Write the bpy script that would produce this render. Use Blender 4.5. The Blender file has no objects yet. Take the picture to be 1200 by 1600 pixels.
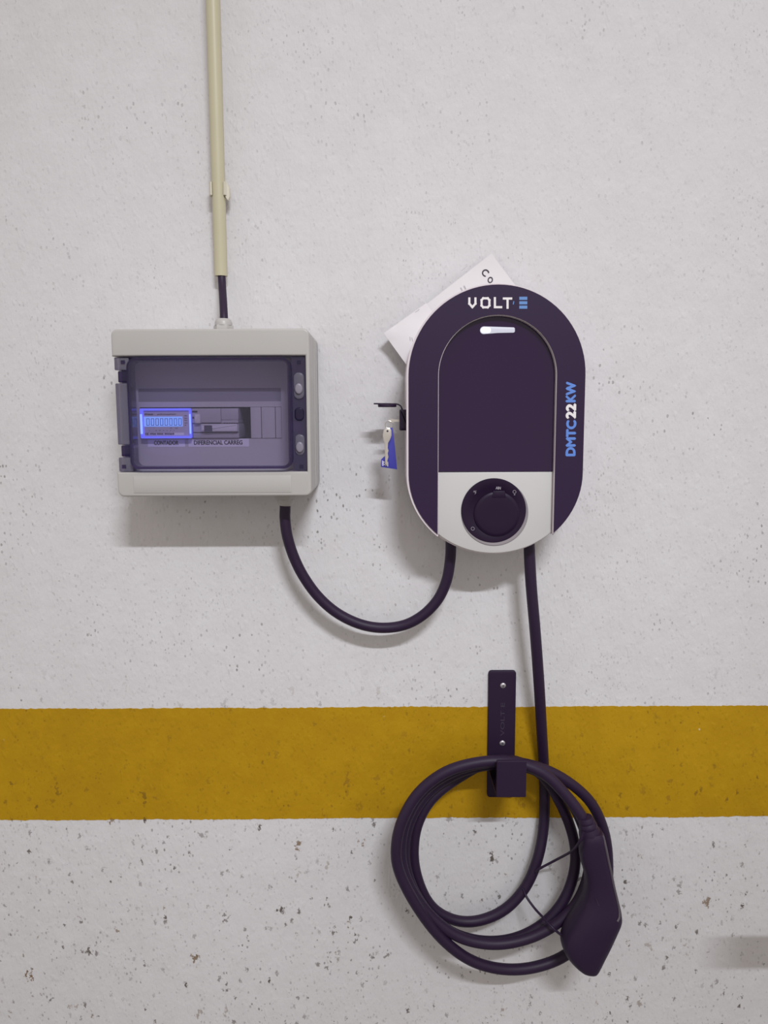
import bpy, bmesh, math, random
from mathutils import Vector, Matrix, noise

random.seed(7)
SC = bpy.context.scene
COL = SC.collection

# ------------------------------------------------------------------ camera
CAM_Z, CAM_D, PITCH, ROLL, FPX = 1.25, 0.97, math.radians(7.0), -0.0045, 1200.0
cam_data = bpy.data.cameras.new('camera')
cam_data.sensor_fit = 'VERTICAL'
cam_data.sensor_height = 36.0
cam_data.lens = 27.0
cam_data.clip_start = 0.01
cam = bpy.data.objects.new('camera', cam_data)
COL.objects.link(cam)
CAM_R = Matrix.Rotation(math.pi/2 - PITCH, 3, 'X') @ Matrix.Rotation(ROLL, 3, 'Z')
CAM_P = Vector((0, -CAM_D, CAM_Z))
cam.matrix_world = Matrix.Translation(CAM_P) @ CAM_R.to_4x4()
SC.camera = cam

# ------------------------------------------------------------------ world, lamp, exposure
world = bpy.data.worlds.new('world')
SC.world = world
world.use_nodes = True
wb = world.node_tree.nodes['Background']
wb.inputs['Color'].default_value = (1.0, 0.93, 0.865, 1)
wb.inputs['Strength'].default_value = 0.63

tube = bpy.data.lights.new('ceiling_tube_light', 'AREA')
tube.shape = 'RECTANGLE'
tube.size, tube.size_y = 0.80, 0.05
tube.energy = 5.4
tube.spread = math.radians(50)        # beam narrowed to imitate vignetting towards the corners
tube.color = (0.925, 0.955, 1.0)
lamp = bpy.data.objects.new('ceiling_tube_light', tube)
COL.objects.link(lamp)
LAMP_P = Vector((0.62, -2.6, 3.12))
_dir = Vector((0.0, 0.0, 1.0)) - LAMP_P
_zax = -_dir.normalized()
_xax = Vector((1, 0, 0))
_yax = _zax.cross(_xax).normalized()
_xax = _yax.cross(_zax).normalized()
lamp.matrix_world = Matrix.Translation(LAMP_P) @ Matrix((_xax, _yax, _zax)).transposed().to_4x4()

SC.view_settings.view_transform = 'Standard'
SC.view_settings.look = 'None'
SC.view_settings.exposure = 0.0
SC.view_settings.gamma = 1.0
SC.view_settings.use_curve_mapping = False
SC.cycles.use_denoising = True
SC.cycles.transparent_max_bounces = 16

# ------------------------------------------------------------------ measuring
def W(px, py, d=0.0):
    """Point at distance d in front of the wall, measured on the 1200x1600 photograph."""
    v = CAM_R @ Vector(((px - 600)/FPX, -(py - 800)/FPX, -1.0))
    t = (-d + CAM_D) / v.y
    p = CAM_P + v*t
    return Vector((p.x, -d, p.z))

def XZ(px, py, d=0.0):
    p = W(px, py, d)
    return (p.x, p.z)

# ------------------------------------------------------------------ materials
def new_mat(name):
    m = bpy.data.materials.new(name)
    m.use_nodes = True
    return m, m.node_tree.nodes, m.node_tree.links, m.node_tree.nodes['Principled BSDF']

def plastic(name, col, rough=0.45, spec=0.5, metal=0.0, grain=0.0, gscale=600, mottled=0.04):
    m, N, L, b = new_mat(name)
    tc = N.new('ShaderNodeTexCoord')
    nz = N.new('ShaderNodeTexNoise'); nz.inputs['Scale'].default_value = 25; nz.inputs['Detail'].default_value = 4
    L.new(tc.outputs['Object'], nz.inputs['Vector'])
    mx = N.new('ShaderNodeMix'); mx.data_type = 'RGBA'
    mx.inputs['A'].default_value = (*[c*(1-mottled) for c in col], 1)
    mx.inputs['B'].default_value = (*[min(1, c*(1+mottled)) for c in col], 1)
    L.new(nz.outputs['Fac'], mx.inputs['Factor'])
    L.new(mx.outputs['Result'], b.inputs['Base Color'])
    b.inputs['Roughness'].default_value = rough
    b.inputs['Specular IOR Level'].default_value = spec
    b.inputs['Metallic'].default_value = metal
    if grain:
        n2 = N.new('ShaderNodeTexNoise'); n2.inputs['Scale'].default_value = gscale; n2.inputs['Detail'].default_value = 2
        L.new(tc.outputs['Object'], n2.inputs['Vector'])
        bp = N.new('ShaderNodeBump'); bp.inputs['Strength'].default_value = grain; bp.inputs['Distance'].default_value = 0.0005
        L.new(n2.outputs['Fac'], bp.inputs['Height'])
        L.new(bp.outputs['Normal'], b.inputs['Normal'])
    return m

def glow(name, col, strength, base=(0.02, 0.02, 0.03)):
    m, N, L, b = new_mat(name)
    b.inputs['Base Color'].default_value = (*base, 1)
    b.inputs['Emission Color'].default_value = (*col, 1)
    b.inputs['Emission Strength'].default_value = strength
    b.inputs['Roughness'].default_value = 0.4
    return m

def smoked(name, tint, haze_col, haze=0.12, gloss=0.05, rough=0.08):
    m = bpy.data.materials.new(name); m.use_nodes = True
    N, L = m.node_tree.nodes, m.node_tree.links
    N.clear()
    out = N.new('ShaderNodeOutputMaterial')
    tr = N.new('ShaderNodeBsdfTransparent'); tr.inputs['Color'].default_value = (*tint, 1)
    df = N.new('ShaderNodeBsdfDiffuse'); df.inputs['Color'].default_value = (*haze_col, 1)
    gl = N.new('ShaderNodeBsdfGlossy'); gl.inputs['Roughness'].default_value = rough
    gl.inputs['Color'].default_value = (0.9, 0.9, 1, 1)
    fr = N.new('ShaderNodeFresnel'); fr.inputs['IOR'].default_value = 1.4
    mu = N.new('ShaderNodeMath'); mu.operation = 'MULTIPLY'; mu.inputs[1].default_value = gloss/0.04
    L.new(fr.outputs['Fac'], mu.inputs[0])
    m1 = N.new('ShaderNodeMixShader'); m1.inputs['Fac'].default_value = haze
    L.new(tr.outputs['BSDF'], m1.inputs[1]); L.new(df.outputs['BSDF'], m1.inputs[2])
    m2 = N.new('ShaderNodeMixShader'); L.new(mu.outputs['Value'], m2.inputs['Fac'])
    L.new(m1.outputs['Shader'], m2.inputs[1]); L.new(gl.outputs['BSDF'], m2.inputs[2])
    L.new(m2.outputs['Shader'], out.inputs['Surface'])
    return m

Z_TOP = W(600, 1105).z       # painted band, upper and lower edge on the wall
Z_BOT = W(600, 1278.5).z

def wall_paint(name, base, base2, fleck, fleck_amt, rough=0.75, white_chips=False):
    m, N, L, b = new_mat(name)
    tc = N.new('ShaderNodeTexCoord')
    obj = tc.outputs['Object']
    def math_(op, a, bb=None, clamp=False):
        n = N.new('ShaderNodeMath'); n.operation = op; n.use_clamp = clamp
        for i, v in enumerate((a, bb)):
            if v is None: continue
            if isinstance(v, (int, float)): n.inputs[i].default_value = v
            else: L.new(v, n.inputs[i])
        return n.outputs[0]
    def mapping(scale, loc=(0, 0, 0), src=obj, rot=(0, 0, 0)):
        n = N.new('ShaderNodeMapping'); n.inputs['Scale'].default_value = scale; n.inputs['Location'].default_value = loc
        n.inputs['Rotation'].default_value = rot
        L.new(src, n.inputs['Vector']); return n.outputs['Vector']
    def noise_(vec, scale, detail=3, rough_=0.5):
        n = N.new('ShaderNodeTexNoise'); n.inputs['Scale'].default_value = scale
        n.inputs['Detail'].default_value = detail; n.inputs['Roughness'].default_value = rough_
        L.new(vec, n.inputs['Vector']); return n
    def voro(vec, scale):
        n = N.new('ShaderNodeTexVoronoi'); n.inputs['Scale'].default_value = scale
        L.new(vec, n.inputs['Vector']); return n
    def step(v, lo, hi):
        n = N.new('ShaderNodeMapRange'); n.interpolation_type = 'SMOOTHSTEP'
        n.inputs['From Min'].default_value = lo; n.inputs['From Max'].default_value = hi
        L.new(v, n.inputs['Value']); return n.outputs['Result']
    def warped(vec, scale, amt):
        nz = noise_(vec, scale, 3)
        s = N.new('ShaderNodeVectorMath'); s.operation = 'SUBTRACT'; s.inputs[1].default_value = (0.5, 0.5, 0.5)
        L.new(nz.outputs['Color'], s.inputs[0])
        k = N.new('ShaderNodeVectorMath'); k.operation = 'SCALE'; k.inputs['Scale'].default_value = amt
        L.new(s.outputs[0], k.inputs[0])
        a = N.new('ShaderNodeVectorMath'); a.operation = 'ADD'
        L.new(vec, a.inputs[0]); L.new(k.outputs[0], a.inputs[1])
        return a.outputs[0]
    sep = N.new('ShaderNodeSeparateXYZ'); L.new(obj, sep.inputs[0])
    z = sep.outputs['Z']
    low = step(z, Z_TOP + 0.10, Z_BOT - 0.02)          # 1 below the band: dirtier wall
    calm = math_('SUBTRACT', 1.0, math_('MULTIPLY', step(z, Z_TOP + 0.30, Z_TOP + 0.55), 0.5))   # the upper wall is cleaner
    # flatten the y axis so that the pattern is a 2D one on the wall
    flat = mapping((1, 0, 1))
    # base tone
    big = noise_(flat, 3.2, 4, 0.55)
    mid = noise_(mapping((1, 0, 1), (3, 0, 5)), 28, 4, 0.6)
    tone = math_('MULTIPLY_ADD', mid.outputs['Fac'], 0.5); N[tone.node.name].inputs[2].default_value = 0.0
    tone = math_('ADD', tone, math_('MULTIPLY', big.outputs['Fac'], 0.5), True)
    tone = step(tone, 0.36, 0.64)
    mx = N.new('ShaderNodeMix'); mx.data_type = 'RGBA'
    mx.inputs['A'].default_value = (*base, 1); mx.inputs['B'].default_value = (*base2, 1)
    L.new(tone, mx.inputs['Factor'])
    col = mx.outputs['Result']
    def dirt(col, fac, c):
        n = N.new('ShaderNodeMix'); n.data_type = 'RGBA'
        L.new(fac, n.inputs['Factor']); L.new(col, n.inputs['A']); n.inputs['B'].default_value = (*c, 1)
        return n.outputs['Result']
    rag = noise_(mapping((1, 0, 0.8), (3, 0, 8)), 420, 4, 0.65).outputs['Fac']
    rag2 = noise_(mapping((1, 0, 0.8), (5, 0, 2)), 170, 4, 0.65).outputs['Fac']
    def flecks(scale, stretch, r, keep, seed, warp_s, warp_a, angle=0.0, ragged=0.0, rg=None):
        v = warped(mapping((1, 0, 1), (seed, 0, seed*0.7)), warp_s, warp_a)
        v = mapping((1, 1, stretch), (0, 0, 0), v, (0, angle, 0))
        vo = voro(v, scale)
        sc_ = N.new('ShaderNodeSeparateColor'); L.new(vo.outputs['Color'], sc_.inputs[0])
        rad = math_('MULTIPLY', math_('ADD', math_('MULTIPLY', sc_.outputs[1], 0.75), 0.25), r)
        hit = math_('SUBTRACT', rad, vo.outputs['Distance'])
        if ragged:
            hit = math_('ADD', hit, math_('MULTIPLY', math_('SUBTRACT', rg or rag, 0.56), ragged))
        hit = step(hit, 0.0, r*0.30)
        on = math_('GREATER_THAN', sc_.outputs[0], keep)
        near = math_('LESS_THAN', vo.outputs['Distance'], r*1.5)
        return math_('MULTIPLY', math_('MULTIPLY', hit, near), math_('MULTIPLY', on, math_('ADD', math_('MULTIPLY', sc_.outputs[2], 0.6), 0.4)))
    clump = step(noise_(mapping((1, 0, 1), (11, 0, 2)), 9.0, 3).outputs['Fac'], 0.50, 0.66)
    clump_b = step(noise_(mapping((1, 0, 1), (1, 0, 9)), 14.0, 3).outputs['Fac'], 0.44, 0.60)
    # fine pits, everywhere but gathered in clumps
    pits2 = flecks(330, 0.50, 0.34, 0.30, 3.7, 300, 0.002, 0.15)
    clump_c = step(noise_(mapping((1, 0, 1), (6, 0, 3)), 6.0, 4, 0.6).outputs['Fac'], 0.50, 0.68)
    col = dirt(col, math_('MULTIPLY', math_('MULTIPLY', pits2, math_('ADD', math_('MULTIPLY', clump_c, 0.8), 0.10)), 0.55*fleck_amt), fleck)
    pits = flecks(240, 0.62, 0.36, 0.42, 1.3, 300, 0.002)
    f = math_('MULTIPLY', pits, math_('ADD', math_('MULTIPLY', clump, 0.75), math_('ADD', 0.17, math_('MULTIPLY', low, 0.12)), True))
    col = dirt(col, math_('MULTIPLY', math_('MULTIPLY', f, calm), 0.75*fleck_amt), fleck)
    # medium flecks, ragged
    for seed, ang in ((4.1, 0.5), (6.6, -0.6)):
        med = flecks(78, 0.62, 0.25, 0.28, seed, 160, 0.006, ang, 0.8)
        f = math_('MULTIPLY', med, math_('ADD', math_('MULTIPLY', clump_b, math_('MULTIPLY', low, 0.85)), math_('ADD', 0.045, math_('MULTIPLY', low, 0.50)), True))
        col = dirt(col, math_('MULTIPLY', f, 0.95*fleck_amt), fleck)
    # larger broken scuffs, mostly low on the wall
    for seed, ang in ((8.7, 0.6), (15.2, -0.5)):
        big_f = flecks(40, 0.55, 0.23, 0.28, seed, 110, 0.012, ang, 1.25, rag2)
        f = math_('MULTIPLY', big_f, math_('ADD', math_('MULTIPLY', low, 0.95), 0.04))
        rust = (fleck[0]*2.2, fleck[1]*1.9, fleck[2]*1.2)
        col = dirt(col, math_('MULTIPLY', f, 0.95*fleck_amt), rust if seed > 10 else fleck)
    if white_chips:
        ch = flecks(60, 1.0, 0.12, 0.82, 21.0, 200, 0.006)
        col = dirt(col, math_('MULTIPLY', ch, math_('MULTIPLY', clump, 0.8)), (0.75, 0.68, 0.45))
    L.new(col, b.inputs['Base Color'])
    b.inputs['Roughness'].default_value = rough
    b.inputs['Specular IOR Level'].default_value = 0.25
    h1 = noise_(mapping((1, 0, 0.55), (2, 0, 3)), 210, 3, 0.6).outputs['Fac']
    h2 = noise_(mapping((1, 0, 0.7), (5, 0, 1)), 60, 2).outputs['Fac']
    h3 = step(noise_(mapping((1, 0, 0.45), (7, 0, 4)), 130, 1).outputs['Fac'], 0.60, 0.72)
    h = math_('ADD', math_('MULTIPLY', h1, 0.8), math_('ADD', math_('MULTIPLY', h2, 1.1), math_('MULTIPLY', h3, 0.35)))
    h = math_('SUBTRACT', h, math_('MULTIPLY', pits, 0.3))
    bp = N.new('ShaderNodeBump'); bp.inputs['Strength'].default_value = 0.72; bp.inputs['Distance'].default_value = 0.0012
    L.new(h, bp.inputs['Height']); L.new(bp.outputs['Normal'], b.inputs['Normal'])
    return m

M = {}
M['wall'] = wall_paint('wall_plaster', (0.640, 0.622, 0.640), (0.672, 0.660, 0.682), (0.085, 0.063, 0.050), 1.0)
M['band'] = wall_paint('yellow_paint', (0.400, 0.220, 0.002), (0.455, 0.258, 0.003), (0.085, 0.045, 0.010), 0.62, 0.65, True)
M['floor'] = plastic('concrete', (0.30, 0.29, 0.28), 0.8, 0.2, 0, 0.4, 80, 0.15)
M['shadow_bar'] = plastic('shadow_bar_grey', (0.35, 0.34, 0.34), 0.5)  # for the added bar that casts the shadow
M['cream'] = plastic('cream_plastic', (0.445, 0.428, 0.415), 0.38, 0.5, 0, 0.05, 900, 0.02)
M['cream_in'] = plastic('inner_cream_plastic', (0.54, 0.52, 0.51), 0.55, 0.4, 0, 0, 600, 0.02)
M['groove'] = plastic('grey_holder_strip', (0.26, 0.25, 0.28), 0.5)
M['slot'] = plastic('slot_shade', (0.030, 0.022, 0.040), 0.7, 0.2)  # shade inside the open slot, put into the colour
M['modgrey'] = plastic('module_grey', (0.44, 0.42, 0.44), 0.45)
M['modlight'] = plastic('module_light', (0.74, 0.71, 0.73), 0.35)
M['moddark'] = plastic('module_dark', (0.06, 0.055, 0.09), 0.45)
M['line'] = plastic('ink_dark', (0.05, 0.045, 0.06), 0.7, 0.2)
M['label'] = plastic('label_paper', (0.80, 0.77, 0.83), 0.6)
M['conduit'] = plastic('ivory_conduit', (0.530, 0.490, 0.345), 0.42, 0.5, 0, 0.03, 500, 0.04)
M['clip'] = plastic('ivory_clip', (0.66, 0.62, 0.52), 0.45)
M['rubber'] = plastic('black_rubber_sheath', (0.021, 0.009, 0.032), 0.50, 0.32, 0, 0.05, 900, 0.1)
M['black'] = plastic('black_plastic', (0.022, 0.010, 0.034), 0.48, 0.28, 0, 0.06, 1200, 0.06)
M['steel'] = plastic('black_powder_coat', (0.020, 0.009, 0.031), 0.6, 0.25, 0, 0.12, 1500, 0.06)
M['fascia'] = plastic('fascia_acrylic', (0.021, 0.007, 0.039), 0.32, 0.36, 0, 0, 600, 0.04)
M['screen'] = plastic('dark_glass', (0.021, 0.006, 0.039), 0.12, 0.42, 0, 0, 600, 0.04)
M['body'] = plastic('lilac_white_plastic', (0.68, 0.61, 0.66), 0.4)
M['trimwall'] = plastic('satin_trim', (0.69, 0.62, 0.66), 0.35, 0.5)
M['lower'] = plastic('white_panel', (0.555, 0.545, 0.545), 0.38, 0.45, 0, 0.03, 900, 0.02)
M['ring'] = plastic('satin_metal', (0.33, 0.30, 0.33), 0.35, 0.5, 0.55)
M['capblk'] = plastic('socket_black', (0.013, 0.004, 0.023), 0.38, 0.26)
M['mark'] = plastic('grey_mark', (0.30, 0.27, 0.32), 0.5)
M['white'] = plastic('white_ink', (0.80, 0.76, 0.78), 0.5)
M['blue'] = plastic('blue_ink', (0.105, 0.235, 0.66), 0.5)
M['logoblue'] = plastic('logo_blue_ink', (0.11, 0.25, 0.56), 0.5)
M['led'] = glow('led_white', (0.84, 0.84, 0.97), 0.72)
M['led2'] = glow('led_hot_end', (0.86, 0.90, 1.0), 1.6)
M['lcd'] = glow('lcd_backlight', (0.22, 0.42, 1.0), 1.25)
M['bezelglow'] = glow('lcd_leak_glow', (0.10, 0.13, 1.0), 1.0, (0.25, 0.27, 0.6))  # display light leaking through the clear bezel, put in as emission
M['edgehot'] = glow('lcd_leak_bright', (0.26, 0.46, 1.0), 1.7, (0.25, 0.27, 0.6))  # strongest leaked display light at the bezel sides, also emission
M['digit'] = plastic('lcd_segment', (0.03, 0.06, 0.42), 0.6)
M['meterface'] = plastic('meter_face', (0.52, 0.48, 0.60), 0.5)
M['silver'] = plastic('silver_metal', (0.62, 0.58, 0.54), 0.3, 0.5, 0.7)
M['screw'] = plastic('screw_metal', (0.55, 0.52, 0.55), 0.35, 0.5, 0.7)
M['tag'] = plastic('blue_tag_plastic', (0.042, 0.042, 0.35), 0.45)
M['paper'] = plastic('white_paper', (0.70, 0.675, 0.695), 0.7, 0.2)
M['paper2'] = plastic('white_card', (0.74, 0.71, 0.735), 0.6, 0.25)
M['faint'] = plastic('faint_print', (0.45, 0.43, 0.46), 0.7)
M['emboss'] = plastic('embossed_dark', (0.045, 0.032, 0.055), 0.5)
M['seam'] = plastic('grey_seam_highlight', (0.085, 0.070, 0.085), 0.45)  # bevel highlight of the plug edge put into the grey
M['smoke'] = smoked('smoked_door', (0.825, 0.80, 0.89), (0.20, 0.18, 0.30), 0.05, 0.04)
M['smoke_rim'] = smoked('smoked_door_thick', (0.40, 0.33, 0.56), (0.060, 0.040, 0.12), 0.20, 0.04)
M['smoke_hinge'] = smoked('smoked_door_frosted', (0.55, 0.51, 0.64), (0.27, 0.25, 0.32), 0.40, 0.04, 0.25)
M['smoke_strip'] = smoked('smoked_door_flange', (0.50, 0.45, 0.64), (0.12, 0.10, 0.18), 0.20, 0.04)

# ------------------------------------------------------------------ mesh helpers
ORG = {}
def root_of(o):
    while o.parent: o = o.parent
    return o

def mesh_obj(name, verts, faces, mat, parent=None, smooth=True, angle=35):
    off = ORG.get(root_of(parent).name, Vector()) if parent else Vector()
    me = bpy.data.meshes.new(name)
    me.from_pydata([Vector(v) - off for v in verts], [], faces)
    bm = bmesh.new(); bm.from_mesh(me)
    bmesh.ops.remove_doubles(bm, verts=bm.verts, dist=1e-6)
    bmesh.ops.recalc_face_normals(bm, faces=bm.faces)
    big = [f for f in bm.faces if len(f.verts) > 4]
    for f in bm.faces: f.smooth = smooth
    for f in big: f.smooth = False
    if big: bmesh.ops.triangulate(bm, faces=big)
    bm.to_mesh(me); bm.free()
    if smooth:
        me.set_sharp_from_angle(angle=math.radians(angle))
    me.materials.append(mat if not isinstance(mat, str) else M[mat])
    o = bpy.data.objects.new(name, me)
    COL.objects.link(o)
    if parent: o.parent = parent
    return o

def thing(name, label, cat, loc, group=None):
    o = bpy.data.objects.new(name, None)
    COL.objects.link(o)
    o.location = loc; o.empty_display_size = 0.02
    ORG[o.name] = Vector(loc)
    o['label'] = label; o['category'] = cat
    if group: o['group'] = group
    return o

def tag(o, label, cat, group=None):
    o['label'] = label; o['category'] = cat
    if group: o['group'] = group
    return o

class G:
    """Collects pieces of geometry into one mesh."""
    def __init__(s): s.v, s.f = [], []
    def add(s, verts, faces):
        n = len(s.v); s.v += [Vector(p) for p in verts]; s.f += [[i+n for i in f] for f in faces]; return s
    def box(s, x0, x1, d0, d1, z0, z1):
        v = [(x, -d, z) for x in (x0, x1) for d in (d0, d1) for z in (z0, z1)]
        return s.add(v, [(0,1,3,2),(4,6,7,5),(0,4,5,1),(2,3,7,6),(0,2,6,4),(1,5,7,3)])
    def slab(s, out, d0, d1, r=0.0, n=4, back=True):
        """Outline in (x,z), from depth d0 to d1, front edge rounded by r."""
        N = len(out)
        rings = [(out, d0)]
        if r > 0:
            nrm = normals2(out)
            for k in range(n+1):
                a = (math.pi/2)*k/n
                ins = r*(1-math.cos(a)); dd = d1 - r + r*math.sin(a)
                rings.append(([(p[0]+q[0]*ins, p[1]+q[1]*ins) for p, q in zip(out, nrm)], dd))
        else:
            rings.append((out, d1))
        v, f = [], []
        for o_, d in rings: v += [(p[0], -d, p[1]) for p in o_]
        for k in range(len(rings)-1):
            for i in range(N):
                j = (i+1) % N
                f.append((k*N+i, k*N+j, (k+1)*N+j, (k+1)*N+i))
        f.append(list(range((len(rings)-1)*N, len(rings)*N)))
        if back: f.append(list(range(N))[::-1])
        return s.add(v, f)
    def frame(s, outer, inner, d0, d1):
        N = len(outer)
        v = [(p[0], -d, p[1]) for o_, d in ((outer, d0), (outer, d1), (inner, d1), (inner, d0)) for p in o_]
        f = []
        for k in range(4):
            kk = (k+1) % 4
            for i in range(N):
                j = (i+1) % N
                f.append((k*N+i, k*N+j, kk*N+j, kk*N+i))
        return s.add(v, f)
    def tube(s, pts, r, seg=12, caps=True):
        pts = [Vector(p) for p in pts]; n = len(pts)
        rr = r if isinstance(r, (list, tuple)) else [r]*n
        T = [(pts[min(i+1, n-1)] - pts[max(i-1, 0)]).normalized() for i in range(n)]
        u = T[0].orthogonal().normalized()
        v, f = [], []
        for i in range(n):
            u = (u - T[i]*u.dot(T[i])).normalized(); w = T[i].cross(u)
            for k in range(seg):
                a = 2*math.pi*k/seg
                v.append(pts[i] + (u*math.cos(a) + w*math.sin(a))*rr[i])
        for i in range(n-1):
            for k in range(seg):
                kk = (k+1) % seg
                f.append((i*seg+k, i*seg+kk, (i+1)*seg+kk, (i+1)*seg+k))
        if caps:
            f.append(list(range(seg))[::-1]); f.append(list(range((n-1)*seg, n*seg)))
        return s.add(v, f)
    def torus(s, c, R, r, axis='y', seg=40, sub=10):
        v, f = [], []
        for i in range(seg):
            a = 2*math.pi*i/seg
            for k in range(sub):
                b = 2*math.pi*k/sub
                q = R + r*math.cos(b); h = r*math.sin(b)
                if axis == 'y': p = (c[0]+q*math.cos(a), c[1]+h, c[2]+q*math.sin(a))
                elif axis == 'x': p = (c[0]+h, c[1]+q*math.cos(a), c[2]+q*math.sin(a))
                else: p = (c[0]+q*math.cos(a), c[1]+q*math.sin(a), c[2]+h)
                v.append(p)
        for i in range(seg):
            ii = (i+1) % seg
            for k in range(sub):
                kk = (k+1) % sub
                f.append((i*sub+k, ii*sub+k, ii*sub+kk, i*sub+kk))
        return s.add(v, f)
    def lathe(s, prof, c, axis='z', seg=24):
        """prof: (radius, height) pairs along the axis."""
        v, f = [], []
        for R, h in prof:
            for i in range(seg):
                a = 2*math.pi*i/seg
                x, y = R*math.cos(a), R*math.sin(a)
                v.append((c[0]+x, c[1]+y, c[2]+h) if axis == 'z' else
                         (c[0]+x, c[1]-h, c[2]+y) if axis == 'y' else (c[0]+h, c[1]+x, c[2]+y))
        for k in range(len(prof)-1):
            for i in range(seg):
                j = (i+1) % seg
                f.append((k*seg+i, k*seg+j, (k+1)*seg+j, (k+1)*seg+i))
        f.append(list(range(seg))[::-1]); f.append(list(range((len(prof)-1)*seg, len(prof)*seg)))
        return s.add(v, f)
    def obj(s, name, mat, parent=None, smooth=True, angle=35):
        return mesh_obj(name, s.v, s.f, mat, parent, smooth, angle)

def normals2(out):
    """Inward vertex normals (mitred) of a closed 2D outline."""
    N = len(out)
    area = sum(out[i][0]*out[(i+1) % N][1] - out[(i+1) % N][0]*out[i][1] for i in range(N))
    sg = 1 if area > 0 else -1
    res = []
    for i in range(N):
        a, b, c = out[i-1], out[i], out[(i+1) % N]
        e1 = Vector((b[0]-a[0], b[1]-a[1])); e2 = Vector((c[0]-b[0], c[1]-b[1]))
        e1.normalize(); e2.normalize()
        n1 = Vector((-e1.y, e1.x))*sg; n2 = Vector((-e2.y, e2.x))*sg
        m = n1 + n2
        if m.length < 1e-6: m = n1
        m.normalize()
        k = max(0.35, m.dot(n1))
        res.append((m.x/k, m.y/k))
    return res

def rrect(x0, x1, z0, z1, r, n=5):
    pts = []
    for cx, cz, a0 in ((x1-r, z1-r, 0), (x0+r, z1-r, 90), (x0+r, z0+r, 180), (x1-r, z0+r, 270)):
        for k in range(n+1):
            a = math.radians(a0 + 90*k/n)
            pts.append((cx + r*math.cos(a), cz + r*math.sin(a)))
    return pts

def circle(cx, cz, r, n=40, rz=None):
    return [(cx + r*math.cos(2*math.pi*i/n), cz + (rz or r)*math.sin(2*math.pi*i/n)) for i in range(n)]

def spline(pts, step=6):
    """Catmull-Rom (centripetal-ish) through 3D points."""
    P = [Vector(p) for p in pts]
    P = [P[0]*2 - P[1]] + P + [P[-1]*2 - P[-2]]
    out = []
    for i in range(1, len(P)-2):
        p0, p1, p2, p3 = P[i-1:i+3]
        for k in range(step):
            t = k/step
            out.append(0.5*((2*p1) + (p2-p0)*t + (2*p0-5*p1+4*p2-p3)*t*t + (3*p1-p0-3*p2+p3)*t**3))
    out.append(P[-2])
    return out

def text_geo(s, size, bold=0.0, extrude=0.0002, spacing=1.0):
    """Mesh data of a word in its own XY plane, centred on its bounds."""
    cu = bpy.data.curves.new('word', 'FONT')
    cu.body = s; cu.size = size; cu.offset = bold; cu.extrude = extrude; cu.space_character = spacing
    cu.resolution_u = 4
    ob = bpy.data.objects.new('word', cu); COL.objects.link(ob)
    bpy.context.view_layer.update()
    dg = bpy.context.evaluated_depsgraph_get()
    me = bpy.data.meshes.new_from_object(ob.evaluated_get(dg))
    v = [p.co.copy() for p in me.vertices]; f = [list(p.vertices) for p in me.polygons]
    bpy.data.objects.remove(ob); bpy.data.meshes.remove(me); bpy.data.curves.remove(cu)
    lo = Vector((min(p.x for p in v), min(p.y for p in v), 0)); hi = Vector((max(p.x for p in v), max(p.y for p in v), 0))
    c = (lo+hi)/2
    return [p-c for p in v], f, hi-lo

def word(name, s, center, w, h, d, mat, parent, rot=0.0, bold=0.0):
    """Word lettered on a surface facing the room; w, h its size; rot about the wall normal."""
    v, f, dim = text_geo(s, 0.02, 0.0)
    sx, sy = (w-2*bold)/dim.x, (h-2*bold)/dim.y
    ca, sa = math.cos(rot), math.sin(rot)
    g = G()
    offs = [(0, 0)] if not bold else [(0, 0), (bold, 0), (-bold, 0), (0, bold), (0, -bold)]
    for k, (ox, oy) in enumerate(offs):
        out = []
        for p in v:
            x, y = p.x*sx + ox, p.y*sy + oy
            out.append((center[0] + x*ca - y*sa, -d - 0.0001 - p.z*0.4 - k*0.00003, center[1] + x*sa + y*ca))
        g.add(out, f)
    return g.obj(name, mat, parent, False)

def strokes(lines, wdt, d, thick=0.0003):
    """Flat lettering out of thick strokes; lines are lists of (x,z)."""
    g = G()
    lift = 0.0
    for ln in lines:
        for (x0, z0), (x1, z1) in zip(ln, ln[1:]):
            lift += 0.00003
            e = Vector((x1-x0, z1-z0)); e.normalize(); n = Vector((-e.y, e.x))*wdt/2; e = e*wdt/2
            q = [(x0-e.x+n.x, z0-e.y+n.y), (x0-e.x-n.x, z0-e.y-n.y), (x1+e.x-n.x, z1+e.y-n.y), (x1+e.x+n.x, z1+e.y+n.y)]
            g.slab(q, d, d+thick+lift)
    return g

# ------------------------------------------------------------------ setting
def structure(o):
    o['kind'] = 'structure'; return o

g = G(); g.box(-3.0, 3.0, -0.12, 0.0, 0.0, 3.4)
structure(g.obj('wall_back', 'wall', None, False))
g = G(); g.box(-3.0, 3.0, 0.0, 4.0, -0.1, 0.0)
structure(g.obj('floor', 'floor', None, False))

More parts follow.
